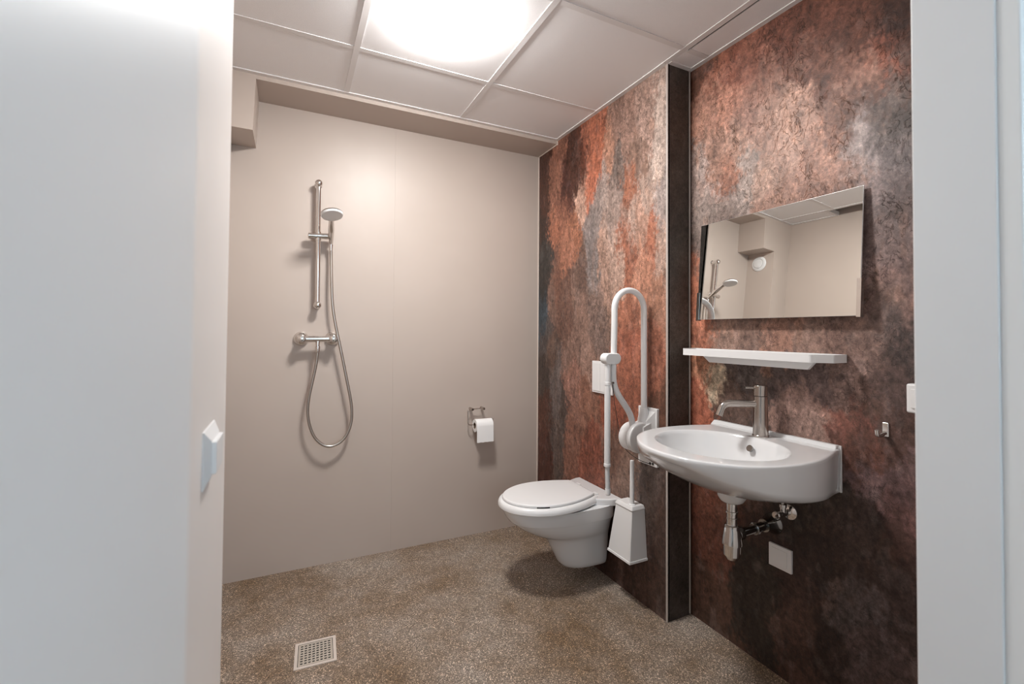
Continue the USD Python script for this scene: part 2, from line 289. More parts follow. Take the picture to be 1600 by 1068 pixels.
C2 = np.array([(1.391,2.338,0.153,0.061,0.035), (1.341,2.271,0.284,0.103,0.058), (1.278,2.281,0.243,0.08,0.044), (1.248,2.173,0.439,0.206,0.136), (1.374,2.175,0.368,0.185,0.127), (1.177,2.268,0.278,0.101,0.06), (1.136,2.196,0.296,0.135,0.091), (1.098,2.128,0.358,0.186,0.134), (1.177,2.089,0.301,0.156,0.113), (1.012,2.275,0.195,0.069,0.04), (0.945,2.315,0.179,0.066,0.038), (0.864,2.274,0.188,0.069,0.041), (0.884,2.167,0.19,0.076,0.047), (0.99,2.146,0.245,0.107,0.07), (0.926,2.068,0.189,0.082,0.056), (0.846,2.093,0.246,0.114,0.077), (0.772,2.176,0.147,0.054,0.031), (0.691,2.145,0.079,0.032,0.02), (0.669,2.028,0.137,0.054,0.033), (0.748,2.061,0.335,0.1,0.053), (0.791,2.033,0.431,0.248,0.189), (0.708,1.981,0.219,0.168,0.151), (0.669,1.924,0.124,0.103,0.097), (0.693,1.878,0.202,0.171,0.168), (0.783,1.958,0.174,0.083,0.057), (0.81,1.95,0.249,0.124,0.085), (0.969,1.976,0.469,0.284,0.217), (1.003,1.955,0.432,0.266,0.204), (1.086,2.025,0.384,0.222,0.165), (1.22,2.004,0.436,0.252,0.182), (1.31,1.984,0.291,0.16,0.112), (1.279,1.946,0.318,0.13,0.075), (1.358,1.891,0.355,0.272,0.243), (1.192,1.891,0.318,0.258,0.231), (1.22,1.81,0.3,0.243,0.217), (1.358,1.808,0.261,0.21,0.187), (1.28,1.747,0.201,0.152,0.133), (1.112,1.84,0.368,0.239,0.185), (1.075,1.756,0.307,0.173,0.127), (0.948,1.832,0.372,0.203,0.146), (0.867,1.847,0.45,0.245,0.176), (0.887,1.757,0.306,0.162,0.115), (0.811,1.806,0.312,0.174,0.131), (0.784,1.857,0.412,0.354,0.344), (0.749,1.883,0.414,0.359,0.36), (0.709,1.789,0.207,0.176,0.181), (0.675,1.795,0.149,0.126,0.128), (0.745,1.723,0.218,0.172,0.17), (0.695,1.65,0.149,0.113,0.112), (0.719,1.56,0.193,0.139,0.131), (0.673,1.55,0.095,0.067,0.065), (0.704,1.424,0.261,0.18,0.169), (0.674,1.402,0.13,0.085,0.08), (0.715,1.483,0.23,0.165,0.158), (0.69,1.31,0.259,0.162,0.143), (0.668,1.198,0.084,0.065,0.063), (0.698,1.244,0.181,0.122,0.107), (0.771,1.195,0.214,0.136,0.114), (0.714,1.159,0.152,0.097,0.083), (1.392,1.264,0.546,0.204,0.115), (1.382,1.217,0.326,0.123,0.072), (1.312,1.226,0.352,0.231,0.183), (1.167,1.212,0.223,0.143,0.115), (1.041,1.214,0.343,0.186,0.135), (0.91,1.212,0.27,0.173,0.14), (0.815,1.224,0.182,0.11,0.09), (1.383,1.052,0.6,0.276,0.161), (1.393,0.913,0.428,0.139,0.078), (1.337,1.029,0.6,0.515,0.377), (0.816,1.092,0.297,0.197,0.173), (0.953,0.969,0.274,0.178,0.149), (0.892,0.947,0.306,0.201,0.169), (0.985,1.009,0.327,0.207,0.175), (0.817,0.95,0.213,0.078,0.056), (0.853,0.985,0.261,0.115,0.083), (0.782,0.898,0.125,0.054,0.038), (0.764,1.038,0.137,0.08,0.065), (0.684,1.086,0.098,0.065,0.06), (0.693,0.918,0.092,0.05,0.04), (0.733,0.814,0.164,0.101,0.101), (0.68,0.719,0.134,0.067,0.062), (0.679,0.792,0.137,0.079,0.079), (1.377,0.466,0.166,0.059,0.035), (1.345,0.344,0.121,0.045,0.028), (1.144,0.213,0.049,0.036,0.029), (0.978,0.358,0.066,0.036,0.03), (0.895,0.494,0.049,0.03,0.026), (0.821,0.368,0.104,0.083,0.084), (0.979,0.193,0.092,0.05,0.039), (0.703,0.618,0.08,0.041,0.035), (0.697,0.436,0.079,0.051,0.048), (0.877,0.193,0.051,0.03,0.025), (0.787,0.212,0.105,0.073,0.072), (1.345,0.131,0.095,0.049,0.033), (0.914,0.634,0.066,0.046,0.038), (0.793,0.579,0.072,0.048,0.042), (0.752,0.502,0.06,0.037,0.033), (1.167,1.083,0.138,0.109,0.102), (0.996,1.075,0.108,0.078,0.075), (0.872,1.087,0.146,0.102,0.098), (1.252,0.973,0.134,0.086,0.069)])
#ENDCTRL#
def tint(u, z, C, seed):
    """Colours of the print, painted shade included, at (u, z): the colour of the nearest patch, with ragged, mostly upright borders, and mottling."""
    if len(C) == 1: return np.repeat(C[:, 2:], len(u), 0)
    P = np.stack([u, z, np.zeros_like(u)], 1)
    def f(s, k, sc=(1, 0.6)): return meshkit.fbm(P * [s * sc[0], s * sc[1], 1] + [7.3 * k + seed, 3.1 * k, 0], 5, seed=k) - 0.5
    tall = seed == 0                                            # the print behind the toilet runs in upright streaks
    uu = u + (0.10 if tall else 0.13) * f(9, 1, (1.2, 0.45) if tall else (1, 0.6)) + 0.05 * f(40, 2) + 0.075 * f(115, 12)
    zz = z + (0.32 if tall else 0.24) * f(7, 3, (1.6, 0.4) if tall else (1, 0.6)) + 0.08 * f(34, 4) + 0.10 * f(105, 13)
    kw, kh = (0.027, 0.066) if tall else (0.034, 0.046)
    out = np.zeros((len(u), 3)); w = np.zeros(len(u))
    for c in C:
        d2 = ((uu - c[0]) / kw) ** 2 + ((zz - c[1]) / kh) ** 2
        k = np.exp(-0.5 * d2) + 1e-3 / (1 + d2) ** 2
        k = k ** 1.8
        out += k[:, None] * c[2:]; w += k
    out /= w[:, None]
    lum = out.mean(1, keepdims=True); out = (lum + (out - lum) * 0.86) * 0.90 * (lum / 0.18) ** 0.14 * V3([1.055, 0.985, 0.945])
    m = 1 + 0.75 * f(16, 5, (2.2, 0.5) if tall else (1.3, 0.8)) + 0.80 * f(60, 6, (1.3, 0.8))
    out = out * np.clip(m, 0.45, 1.7)[:, None]
    fl1 = np.clip((f(26, 8, (1.2, 0.7)) - 0.10) * 9, 0, 1)[:, None] * 0.42          # paler flakes
    out = out * (1 - fl1) + fl1 * np.clip(out * 1.3 + 0.045, 0, 1)
    rs = np.clip((f(20, 9, (1.5, 0.6)) - 0.12) * 9, 0, 1)[:, None] * 0.25           # rust stains
    lum = out.mean(1, keepdims=True)
    out = out * (1 - rs) + rs * lum * np.array([1.65, 0.86, 0.55])
    dk = np.clip((f(70, 10) - 0.12) * 10, 0, 1)[:, None] * 0.30                     # dark pits
    return np.clip(out * (1 - dk), 0.003, 0.9)
def print_panel(parent, x, y0, y1, z0, z1, C, seed, step=0.0037, depth=0.012):
    """A panel whose face looks along -x, on a fine grid so that it can carry the print's colours."""
    ny, nz = int((y1 - y0) / step), int((z1 - z0) / step)
    Y, Z = np.meshgrid(np.linspace(y0, y1, ny), np.linspace(z0, z1, nz))
    V = np.stack([np.full(Y.size, x), Y.ravel(), Z.ravel()], 1)
    i = np.arange(ny * nz).reshape(nz, ny); a, b, c, d = (k.ravel() for k in (i[:-1, :-1], i[:-1, 1:], i[1:, 1:], i[1:, :-1]))
    Fc = np.vstack([np.stack([a, c, b], 1), np.stack([a, d, c], 1)])
    col = tint(V[:, 1], V[:, 2], C, seed)
    # back and edges of the board
    n0 = len(V); cor = V3([(x + depth, y0, z0), (x + depth, y1, z0), (x + depth, y1, z1), (x + depth, y0, z1)]); f0 = [i[0, 0], i[0, -1], i[-1, -1], i[-1, 0]]
    V = np.vstack([V, cor]); col = np.vstack([col, col[f0]])
    Fc = np.vstack([Fc, [[n0, n0 + 1, n0 + 2], [n0, n0 + 2, n0 + 3]]] + [[[f0[k], f0[(k + 1) % 4], n0 + (k + 1) % 4], [f0[k], n0 + (k + 1) % 4, n0 + k]] for k in range(4)])
    path = numbered(parent, "print_panel")
    m = usdkit.mesh(stage, path, (V, Fc), rust_m, smooth=False)
    UsdGeom.PrimvarsAPI(m).CreatePrimvar("tint", Sdf.ValueTypeNames.Color3fArray, "vertex").Set(Vt.Vec3fArray.FromNumpy(col.astype(np.float32)))
    return path
wr = structure("wall_right", "rust, copper and slate coloured print panelling on the wall of toilet and basin")
print_panel(wr, X1, YP, YB, 0.0, ZT, C1, 0)
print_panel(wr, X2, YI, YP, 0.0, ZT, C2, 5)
def return_panel():
    nx, nz = 30, 480
    Xg, Z = np.meshgrid(np.linspace(X1 + 0.0005, X2, nx), np.linspace(0, ZT, nz))
    V = np.stack([Xg.ravel(), np.full(Xg.size, YP), Z.ravel()], 1); i = np.arange(nx * nz).reshape(nz, nx)
    a, b, c, d = (k.ravel() for k in (i[:-1, :-1], i[:-1, 1:], i[1:, 1:], i[1:, :-1]))
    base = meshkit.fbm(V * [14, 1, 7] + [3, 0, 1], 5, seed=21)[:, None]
    col = np.clip(V3([0.065, 0.052, 0.044]) * (0.35 + 1.3 * base), 0.004, 0.9)  # far darker than the print: shade of the unlit side painted in
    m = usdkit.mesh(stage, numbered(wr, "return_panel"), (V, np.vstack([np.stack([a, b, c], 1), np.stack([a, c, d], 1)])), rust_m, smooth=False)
    UsdGeom.PrimvarsAPI(m).CreatePrimvar("tint", Sdf.ValueTypeNames.Color3fArray, "vertex").Set(Vt.Vec3fArray.FromNumpy(col.astype(np.float32)))
    m.GetPrim().SetCustomDataByKey("label", "narrow return between the toilet wall and the basin wall, shade put into its colour")
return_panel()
part(wr, "backing", cat([bx(X1 + 0.013, X2 + 0.08, YP + 0.002, YB, 0, ZV), bx(X2 + 0.013, X2 + 0.08, YI, YP + 0.002, 0, ZV)]), void_m, False)
part(wr, "corner_strip", rbox(X1 - 0.0015, X1 + 0.004, YP - 0.0025, YP + 0.007, 0, ZT, 0.001, 1), alu, 35, "pale strip on the outer corner")
part(wr, "corner_strip", rbox(X2 - 0.0145, X2 - 0.009, YP - 0.006, YP - 0.0005, 0.006, ZT, 0.001, 1), alu, 35, "pale strip in the inner corner")

# ------------------------------------------------------------------ bulkhead and pipe casing along the back wall
t5 = structure("trim_3", "narrow beige bulkhead along the back wall under the ceiling")
BXR = -0.160
part(t5, "bulkhead", bx(BXR - 0.05, X1 - 0.0005, YF, YB, ZS, ZV - 0.2), beige, False)
part(t5, "edge_bead", bx(X1 - 0.006, X1 - 0.0004, YF - 0.001, YB, ZS - 0.004, ZS), beige_line, False, "pale bead along the rust wall")
part(t5, "edge_bead", bx(X1 - 0.005, X1 - 0.0004, YF - 0.004, YF, ZS - 0.004, ZT - 0.002), beige_line, False)
t6 = structure("trim_4", "beige boxed-in pipe casing hanging in the back left corner")
cas = hull(V3([(XV - 0.02, y, z) for y in (YF - 0.0005, YB) for z in (2.143, ZT + 0.02)]), V3([(BXR + (0.002 if z > 2.2 else -0.009), y, z) for y in (YF - 0.0005, YB) for z in (2.143, ZT + 0.02)]))
part(t6, "casing", cas, beige, False)

# ------------------------------------------------------------------ suspended ceiling
ce = structure("ceiling", "suspended ceiling of pale mineral tiles in white bars")
TZ, TW = ZT + 0.0035, 0.012
xs = [XL, -0.342, 0.233, 0.836, X1]; ys = [YI, 0.745, 1.340, 1.935, YF]
ysl = [YI, 0.745, 1.340, 1.985, YF]
for i in range(4):
    for j in range(4):
        if i == 0:
            if j != 2: part(ce, "ceiling_tile", bx(xs[0], xs[1], ysl[j], ysl[j + 1], TZ, TZ + 0.015), tile_m, False)
            continue                          # a tile is missing next to the left wall (seen in the mirror)
        part(ce, "ceiling_tile", bx(xs[i], xs[i + 1], ys[j], ys[j + 1], TZ, TZ + 0.015), tile_m, False)
GAP = 0.010
for y0, y1 in ((0.355, 0.745), (0.745, 1.340), (1.340, YP)):
    g = 0.0 if y0 > 1.3 else GAP
    part(ce, "ceiling_tile", bx(X1 + 0.004 + g, X2, y0, y1, TZ - 0.001, TZ + 0.003), tile_m, False)
for x in xs[1:4]: part(ce, "bar", bx(x - TW, x + TW, YI, YF, ZT, ZT + 0.03), tee_m, False)
part(ce, "bar", bx(X1 - 0.022, X1 + 0.003, YI, YP, ZT, ZT + 0.03), tee_m, False)
for y in ys[1:4]:
    xx = [XL] + [v for x in xs[1:4] for v in (x - TW, x + TW)] + [X1 - 0.022]
    for a, b in zip(xx[2::2], xx[3::2]):
        part(ce, "cross_bar", bx(a, b, y - TW, y + TW, ZT + 0.0006, ZT + 0.03), tee_m, False)
for y in ysl[1:4]: part(ce, "cross_bar", bx(XL, xs[1] - TW, y - TW, y + TW, ZT + 0.0006, ZT + 0.03), tee_m, False)
part(ce, "cross_bar", bx(X1 + 0.0105, X2, 1.340 - TW, 1.340 + TW, ZT - 0.0002, ZT + 0.03), tee_m, False)
def edge(x0, x1, y0, y1, horiz, drop=0.0): part(ce, "edge_angle", bx(x0, x1, y0, y1, ZT - 0.0015, ZT + 0.02), tee_m, False)
edge(X1 - 0.022, X1, YP, YF, 0)
edge(XL, X1 - 0.022, YF - 0.022, YF, 0)
edge(X1 + 0.003, X2, YP - 0.020, YP, 0)
edge(X2 - 0.022, X2, YI, YP - 0.020, 0)
edge(XL, XL + 0.02, YI, 1.33, 0); edge(XL, XL + 0.02, 1.99, YF - 0.022, 0)
edge(XL + 0.02, X2 - 0.022, YI, YI + 0.02, 0)
part(ce, "void", bx(XL - 0.06, X2 + 0.08, YI - 0.1, YB, ZV - 0.02, ZV + 0.05), void_m, False, "dark void above the missing tile")

# ================================================================== LAMP
LX, LY = 0.515, 1.575
la = thing("ceiling_lamp", "glowing round opal ceiling lamp in the middle of a ceiling tile", "lamp")
part(la, "base_ring", lathe((LX, LY, TZ), (0, 0, -1), [(0, 0.1315), (0.012, 0.1315), (0.013, 0.13)]), plastic)
part(la, "diffuser", lathe((LX, LY, TZ - 0.012), (0, 0, -1), [(0, 0.1345), (0.007, 0.135), (0.020, 0.127), (0.031, 0.106), (0.038, 0.074), (0.0415, 0.037), (0.042, 0.001)], 48), lamp_m, True)

# ================================================================== SHOWER
RX, RY = 0.1245, 2.511
sr = thing("shower_rail", "vertical chrome shower rail with ball ends on the beige wall", "shower rail")
part(sr, "bar", cyl((RX + 0.0015, RY, 1.36), (RX - 0.0015, RY, 1.993), 0.0118), chrome)
for z, dx in ((1.993, -0.0015), (1.36, 0.0015)):
    b = part(sr, "wall_bracket", lathe((RX + dx, YB, z), (0, -1, 0), [(0, 0.018), (0.004, 0.018), (0.006, 0.013), (0.05, 0.0125)]), chrome)
    s = icosphere(3, 0.0195); s.apply_translation((RX + dx, RY - 0.004, z)); part(b, "ball_cap", s, chrome, True)
sl = part(sr, "slider", cat([lathe((0.075, RY - 0.003, 1.7165), (1, 0, 0.05), [(0, 0.013), (0.003, 0.0155), (0.042, 0.0155), (0.043, 0.0145), (0.045, 0.0145), (0.046, 0.0155), (0.072, 0.0155), (0.073, 0.0145), (0.075, 0.0145), (0.076, 0.0155), (0.117, 0.0155), (0.120, 0.013)])]), chrome, 30)
part(sl, "slider_ring", lathe((RX, RY, 1.694), (0, 0, 1), [(0, 0.015), (0.046, 0.015)]), chrome)

hs = thing("hand_shower", "round hand shower with white face in the slider of the rail", "hand shower")
HC = V3([0.176, 2.335, 1.797])                                  # middle of the head
nd = V3([0.10, -0.30, -0.95]); nd /= np.linalg.norm(nd)         # the way its face looks
part(hs, "head", lathe(HC - nd * 0.020, nd, [(0, 0.006), (0.002, 0.024), (0.007, 0.041), (0.013, 0.051), (0.017, 0.0535), (0.020, 0.0535)]), chrome, 60)
part(hs, "spray_face", lathe(HC - nd * 0.001, nd, [(0, 0.0525), (0.004, 0.0525), (0.010, 0.049), (0.012, 0.043), (0.0125, 0.001)]), plastic, 40, "white spray face")
hp = spline([(0.187, 2.512, 1.686), (0.185, 2.486, 1.708), (0.181, 2.435, 1.750), (0.178, 2.375, 1.791), (0.177, 2.347, 1.806)], 30)
part(hs, "handle", tube(hp, np.interp(np.linspace(0, 1, 30), [0, 0.15, 0.4, 0.8, 1], [0.0095, 0.0125, 0.0155, 0.0125, 0.010]), 24), chrome)

ho = thing("shower_hose", "looped metal shower hose from the mixer up to the hand shower", "hose")
hpts = [(0.1875, 2.513, 1.690), (0.188, 2.516, 1.66), (0.192, 2.506, 1.484), (0.2, 2.501, 1.35), (0.235, 2.501, 1.161), (0.285, 2.501, 0.917), (0.302, 2.501, 0.801), (0.291, 2.501, 0.713), (0.247, 2.501, 0.647), (0.194, 2.501, 0.629), (0.137, 2.501, 0.662), (0.1, 2.501, 0.734), (0.087, 2.500, 0.816), (0.097, 2.498, 0.918), (0.1225, 2.494, 1.055), (0.1285, 2.491, 1.115), (0.129, 2.491, 1.145)]
hc = spline(hpts, 420)
part(ho, "hose", tube(hc, 0.0072 + 0.0006 * (np.arange(420) % 2), 14), hose_m, 50)
part(ho, "hose_nut", lathe((0.129, 2.491, 1.118), (0, 0, 1), [(0, 0.009), (0.004, 0.0115), (0.03, 0.0115)]), chrome)
part(ho, "hose_cone", lathe((0.1875, 2.514, 1.648), (0, 0, 1), [(0, 0.0075), (0.032, 0.0105)]), chrome)

mx = thing("shower_mixer", "chrome bar shower mixer with two round wall roses", "shower mixer")
for x in (0.052, 0.203):
    part(mx, "wall_rose", lathe((x, YB, 1.186), (0, -1, 0), [(0, 0.037), (0.006, 0.0365), (0.016, 0.033), (0.024, 0.024), (0.027, 0.018), (0.055, 0.017)]), chrome)
part(mx, "body", lathe((0.052, 2.4925, 1.1855), (1, 0, 0), [(0, 0.0155), (0.151, 0.0155)]), chrome)
for x, s in ((0.052, -1), (0.203, 1)):
    k = part(mx, "knob", lathe((x, 2.525, 1.1855), (0, -1, 0), [(0, 0.019), (0.02, 0.021), (0.048, 0.021), (0.053, 0.019), (0.056, 0.013), (0.057, 0.001)]), chrome, 40)
part(mx, "outlet", lathe((0.129, 2.491, 1.135), (0, 0, 1), [(0, 0.0125), (0.012, 0.0125), (0.014, 0.010), (0.04, 0.010)]), chrome)

# ================================================================== TOILET ROLL
th = thing("toilet_roll_holder", "bent chrome wire toilet roll holder on the beige wall", "toilet roll holder")
for x in (0.995, 1.068): part(th, "post", lathe((x, YB, 0.763), (0, -1, 0), [(0, 0.0085), (0.046, 0.0085), (0.048, 0.007)]), steel)
part(th, "wire", tube(rounded([(1.068, 2.530, 0.763), (0.995, 2.530, 0.763), (0.968, 2.526, 0.759), (0.966, 2.515, 0.672), (1.126, 2.515, 0.672), (1.126, 2.515, 0.700)], 0.018), 0.0032, 12), steel)
tr = thing("toilet_roll", "white toilet paper roll with its end hanging down", "toilet roll")
RC = V3([0, 2.512, 0.6665]); RR = 0.0375
ann = extrude_polygon(Polygon([(RR * math.cos(a), RR * math.sin(a)) for a in np.linspace(0, 2 * np.pi, 48, endpoint=False)], [[(0.019 * math.cos(a), 0.019 * math.sin(a)) for a in np.linspace(0, 2 * np.pi, 32, endpoint=False)]]), 0.106, engine="earcut")
ann.apply_transform(V3([[0, 0, 1, 1.007], [1, 0, 0, RC[1]], [0, 1, 0, RC[2]], [0, 0, 0, 1]], float))
part(tr, "paper", ann, paper_m)
core = extrude_polygon(Polygon([(0.019 * math.cos(a), 0.019 * math.sin(a)) for a in np.linspace(0, 2 * np.pi, 32, endpoint=False)], [[(0.0172 * math.cos(a), 0.0172 * math.sin(a)) for a in np.linspace(0, 2 * np.pi, 32, endpoint=False)]]), 0.1055, engine="earcut")
core.apply_transform(V3([[0, 0, 1, 1.00725], [1, 0, 0, RC[1]], [0, 1, 0, RC[2]], [0, 0, 0, 1]], float))
part(tr, "cardboard_core", core, card_m, 35, "brown cardboard core")
arc = [(RC[1] - (RR + 0.001) * math.sin(a), RC[2] + (RR + 0.001) * math.cos(a)) for a in np.linspace(0.15, math.pi / 2, 14)] + [(RC[1] - RR - 0.001 - 0.002 * t, RC[2] - t * 0.094) for t in np.linspace(0.1, 1, 9)]
sv = [(x, y, z - (0.0015 * math.sin(9 * k) if j == len(arc) - 1 else 0)) for j, (y, z) in enumerate(arc) for k, x in enumerate(np.linspace(1.007, 1.114, 9))]
sf = [f for j in range(len(arc) - 1) for k in range(8) for f in ([j * 9 + k, j * 9 + k + 1, j * 9 + k + 10], [j * 9 + k, j * 9 + k + 10, j * 9 + k + 9])]
nv = len(sv); sv2 = [(x, y - 0.0006, z + 0.0002) for x, y, z in sv]
part(tr, "hanging_sheet", trimesh.Trimesh(V3(sv + sv2), V3(sf + [[a + nv, c + nv, b + nv] for a, b, c in sf]), process=False), paper_m, 60)

# ================================================================== TOILET (wall hung)
TY, TN = 1.911, 72
def dring(z, front, hw, hwall, n=TN, back=0.0, square=2.25):
    """A D-shaped ring seen from above: flat against the wall, rounded in front. d is the distance from the toilet wall."""
    pts = []
    ac = 0.30 * front + 0.02
    for a in np.linspace(-np.pi, np.pi, n, endpoint=False):
        c, s = math.cos(a), math.sin(a)
        e = 2.0 / square
        if c >= 0:
            d = ac + (front - ac) * abs(c) ** e; y = hw * math.copysign(abs(s) ** e, s)
        else:
            d = ac + (ac - back) * -(abs(c) ** 0.55); t = (ac - d) / (ac - back)
            wmax = hw + (hwall - hw) * t
            y = wmax * math.copysign(min(1.0, abs(s) ** 0.45), s)
        pts.append((X1 - d, TY - y, z))
    return pts
tl = thing("toilet", "white wall-hung toilet with closed lid", "toilet")
lev = [(0.074, .215, .070, .078), (0.080, .236, .082, .088), (0.10, .252, .090, .096), (0.14, .272, .096, .102), (0.19, .298, .102, .108), (0.225, .318, .108, .112),
       (0.243, .345, .118, .118), (0.255, .385, .130, .124), (0.275, .425, .143, .132), (0.30, .468, .153, .142), (0.325, .502, .160, .160), (0.335, .512, .1635, .172), (0.338, .518, .1655, .174), (0.36, .534, .170, .176), (0.385, .545, .1735, .176), (0.398, .547, .174, .176)]
part(tl, "bowl", rings([dring(*l) for l in lev]), ceramic, 40)
# raised deck behind the seat
def deck():
    out = Polygon([(0, -0.176), (0, 0.176), (0.03, 0.176), (0.075, 0.160), (0.15, 0.115), (0.15, -0.115), (0.075, -0.160), (0.03, -0.176)])
    R = []
    for z, s in ((0.396, 0), (0.418, 0), (0.424, -0.002), (0.427, -0.006)):
        p = np.array(out.buffer(s, join_style=2).exterior.coords)[:-1] if s else np.array(out.exterior.coords)[:-1]
        if len(p) != 8: continue
        R.append(V3([(X1 - max(a, 0.0), TY + b, z) for a, b in p]))
    return rings(R)
part(tl, "deck", deck(), ceramic, 25)
SEAT = spline([(.092, .118), (.16, .147), (.235, .170), (.31, .1805), (.39, .1755), (.46, .150), (.52, .106), (.553, .058), (.565, 0)], 60)
SEAT[:, 1] = np.maximum(SEAT[:, 1], 0)
SEATP = Polygon(np.vstack([SEAT, SEAT[::-1] * [1, -1]]))
def seat_ring(z, grow, x0, inner=None):
    """Outline of the seat: an egg seen from above, cut straight at the hinge; x0 moves the hinge edge."""
    p = SEATP.buffer(grow, quad_segs=12).intersection(sbox(x0, -1, 1, 1)).buffer(-0.008).buffer(0.008)
    return [(X1 - (0.30 + (r := polar(p, a, (0.30, 0.0))) * math.cos(a)), TY - r * math.sin(a), z) for a in np.linspace(-np.pi, np.pi, TN, endpoint=False) + 0.01]
def polar(poly, a, c):
    """Distance from c to the outline in the direction a."""
    from shapely.geometry import LineString
    l = LineString([c, (c[0] + 2 * math.cos(a), c[1] + 2 * math.sin(a))]).intersection(poly.exterior)
    g = [l] if l.geom_type == "Point" else list(getattr(l, "geoms", [l]))
    return max(math.hypot(q.centroid.x - c[0], q.centroid.y - c[1]) for q in g)
part(tl, "seat", rings([seat_ring(0.4025, -0.012, 0.088), seat_ring(0.403, -0.003, 0.085), seat_ring(0.406, 0.0015, 0.083), seat_ring(0.416, 0.002, 0.083), seat_ring(0.426, -0.002, 0.086), seat_ring(0.432, -0.009, 0.09), seat_ring(0.434, -0.02, 0.1)]), plastic, 50)
def notch():
    p = sbox(0.395, -0.2, 0.450, 0).intersection(SEATP.buffer(-0.0178)).difference(SEATP.buffer(-0.026))
    p = max(getattr(p, "geoms", [p]), key=lambda g: g.area)
    m = extrude_polygon(p, 0.005, engine="earcut"); v = m.vertices.copy(); m.vertices = np.c_[X1 - v[:, 0], TY + v[:, 1], v[:, 2] + 0.4345]; m.invert(); return m
lidp = part(tl, "lid", rings([seat_ring(0.4335, -0.022, 0.098), seat_ring(0.436, -0.0185, 0.096), seat_ring(0.443, -0.0185, 0.096), seat_ring(0.4465, -0.0215, 0.099), seat_ring(0.448, -0.029, 0.106), seat_ring(0.4485, -0.065, 0.14)]), plastic, 50)
part(lidp, "finger_notch", notch(), dark_m, False, "dark finger notch in the near edge of the lid")
for s in (-1, 1): part(tl, "hinge", rbox(X1 - 0.118, X1 - 0.072, TY + s * 0.075 - 0.016, TY + s * 0.075 + 0.016, 0.420, 0.433, 0.004), plastic)

fp = thing("flush_plate", "square white flush plate on the rust wall behind the grab rail", "flush plate")
part(fp, "frame", rbox(X1 - 0.010, X1 + 0.001, 1.800, 1.965, 0.914, 1.080, 0.003), plastic)
part(fp, "button", rbox(X1 - 0.0125, X1 - 0.0095, 1.893, 1.955, 0.924, 1.070, 0.0012), plastic)
part(fp, "button", rbox(X1 - 0.0125, X1 - 0.0095, 1.810, 1.891, 0.924, 1.070, 0.0012), plastic)

# ================================================================== FOLDING GRAB RAIL
GY = 1.550
gr = thing("grab_rail", "white folding grab rail raised upright beside the toilet, support leg hanging", "grab rail")
wp = part(gr, "wall_plate", cat([rbox(X1 - 0.014, X1 + 0.001, GY - 0.058, GY + 0.058, 0.640, 0.896, 0.003),
    hull(V3([(X1 - 0.012, GY + s * 0.05, z) for s in (-1, 1) for z in (0.66, 0.885)]), V3([(X1 - 0.045, GY + s * 0.028, z) for s in (-1, 1) for z in (0.70, 0.84)]))]), powder, 25)
part(wp, "screw_cap", cat([lathe((X1 - 0.013, GY - 0.035, 0.652), (-1, 0, 0), [(0, 0.006), (0.003, 0.005)]), lathe((X1 - 0.013, GY - 0.018, 0.650), (-1, 0, 0), [(0, 0.006), (0.003, 0.005)])]), dark_m, 30, "dark screw heads")
DXc, DZc = 1.388, 0.768
hsg = part(gr, "pivot_housing", cat([lathe((DXc, GY + 0.045, DZc), (0, -1, 0), [(0, 0.058), (0.004, 0.062), (0.050, 0.062), (0.054, 0.058), (0.056, 0.056), (0.06, 0.056)], 48),
    hull(V3([(DXc + 0.01, GY + s * 0.04, DZc + h) for s in (-1, 1) for h in (-0.05, 0.05)]), V3([(X1 - 0.03, GY + s * 0.04, DZc + h) for s in (-1, 1) for h in (-0.065, 0.065)]))]), powder, 30)
part(hsg, "pivot_disc", lathe((DXc + 0.004, GY - 0.012, DZc + 0.002), (0, -1, 0), [(0, 0.068), (0.010, 0.068), (0.018, 0.064), (0.021, 0.058), (0.0212, 0.001)], 48), powder, 30)
part(gr, "socket", lathe((1.434, GY, 0.775), (0, 0, 1), [(0, 0.026), (0.07, 0.025), (0.115, 0.0175), (0.12, 0.016)]), powder, 30)
arcp = [(1.351 + 0.083 * math.cos(a), GY, 1.333 + 0.083 * math.sin(a)) for a in np.linspace(0, math.pi, 28)]
part(gr, "rail", tube([(1.4355, GY, 0.80), (1.434, GY, 1.30)] + arcp + [(1.268, GY, 1.29), (1.264, GY, 1.11)], 0.0135, 24), powder)
part(gr, "lower_rail", tube(rounded([(1.262, GY, 1.11), (1.262, GY, 0.995), (1.372, GY, 0.855), (1.366, GY, 0.745)], 0.055, 14), 0.0135, 24), powder)
jb = hull(*[lathe((x, GY + 0.021, 1.118), (0, -1, 0), [(0, 0.020), (0.003, 0.0235), (0.039, 0.0235), (0.042, 0.020)], 30).vertices for x in (1.229, 1.266)])
part(gr, "joint_block", jb, powder, 30)
lg = part(gr, "support_leg", cat([cyl((1.232, GY, 1.105), (1.2315, GY, 0.66), 0.0132), lathe((1.2317, GY, 1.018), (0, 0, -1), [(0, 0.0132), (0.001, 0.0148), (0.012, 0.0148), (0.013, 0.0132)]), lathe((1.2315, GY, 0.672), (0, 0, -1), [(0, 0.0132), (0.001, 0.0145), (0.012, 0.0145)])]), powder, 30)
part(lg, "inner_leg", cyl((1.2315, GY, 0.67), (1.2350, GY, 0.548), 0.0098), plastic_grey, 30, "thinner grey-white telescopic end")
part(lg, "rubber_foot", lathe((1.2350, GY, 0.565), (0, 0, -1), [(0, 0.0115), (0.024, 0.0115), (0.027, 0.009)]), plastic)
part(gr, "cord", tube(spline([(1.251, 1.538, 1.010), (1.275, 1.560, 0.945), (1.296, 1.575, 0.892), (1.330, 1.592, 0.790), (1.349, 1.600, 0.740), (1.374, 1.590, 0.700), (1.396, 1.565, 0.676), (1.420, 1.540, 0.660), (1.450, 1.520, 0.652)], 40), 0.0013, 8), dark_m, 40, "thin dark cord")
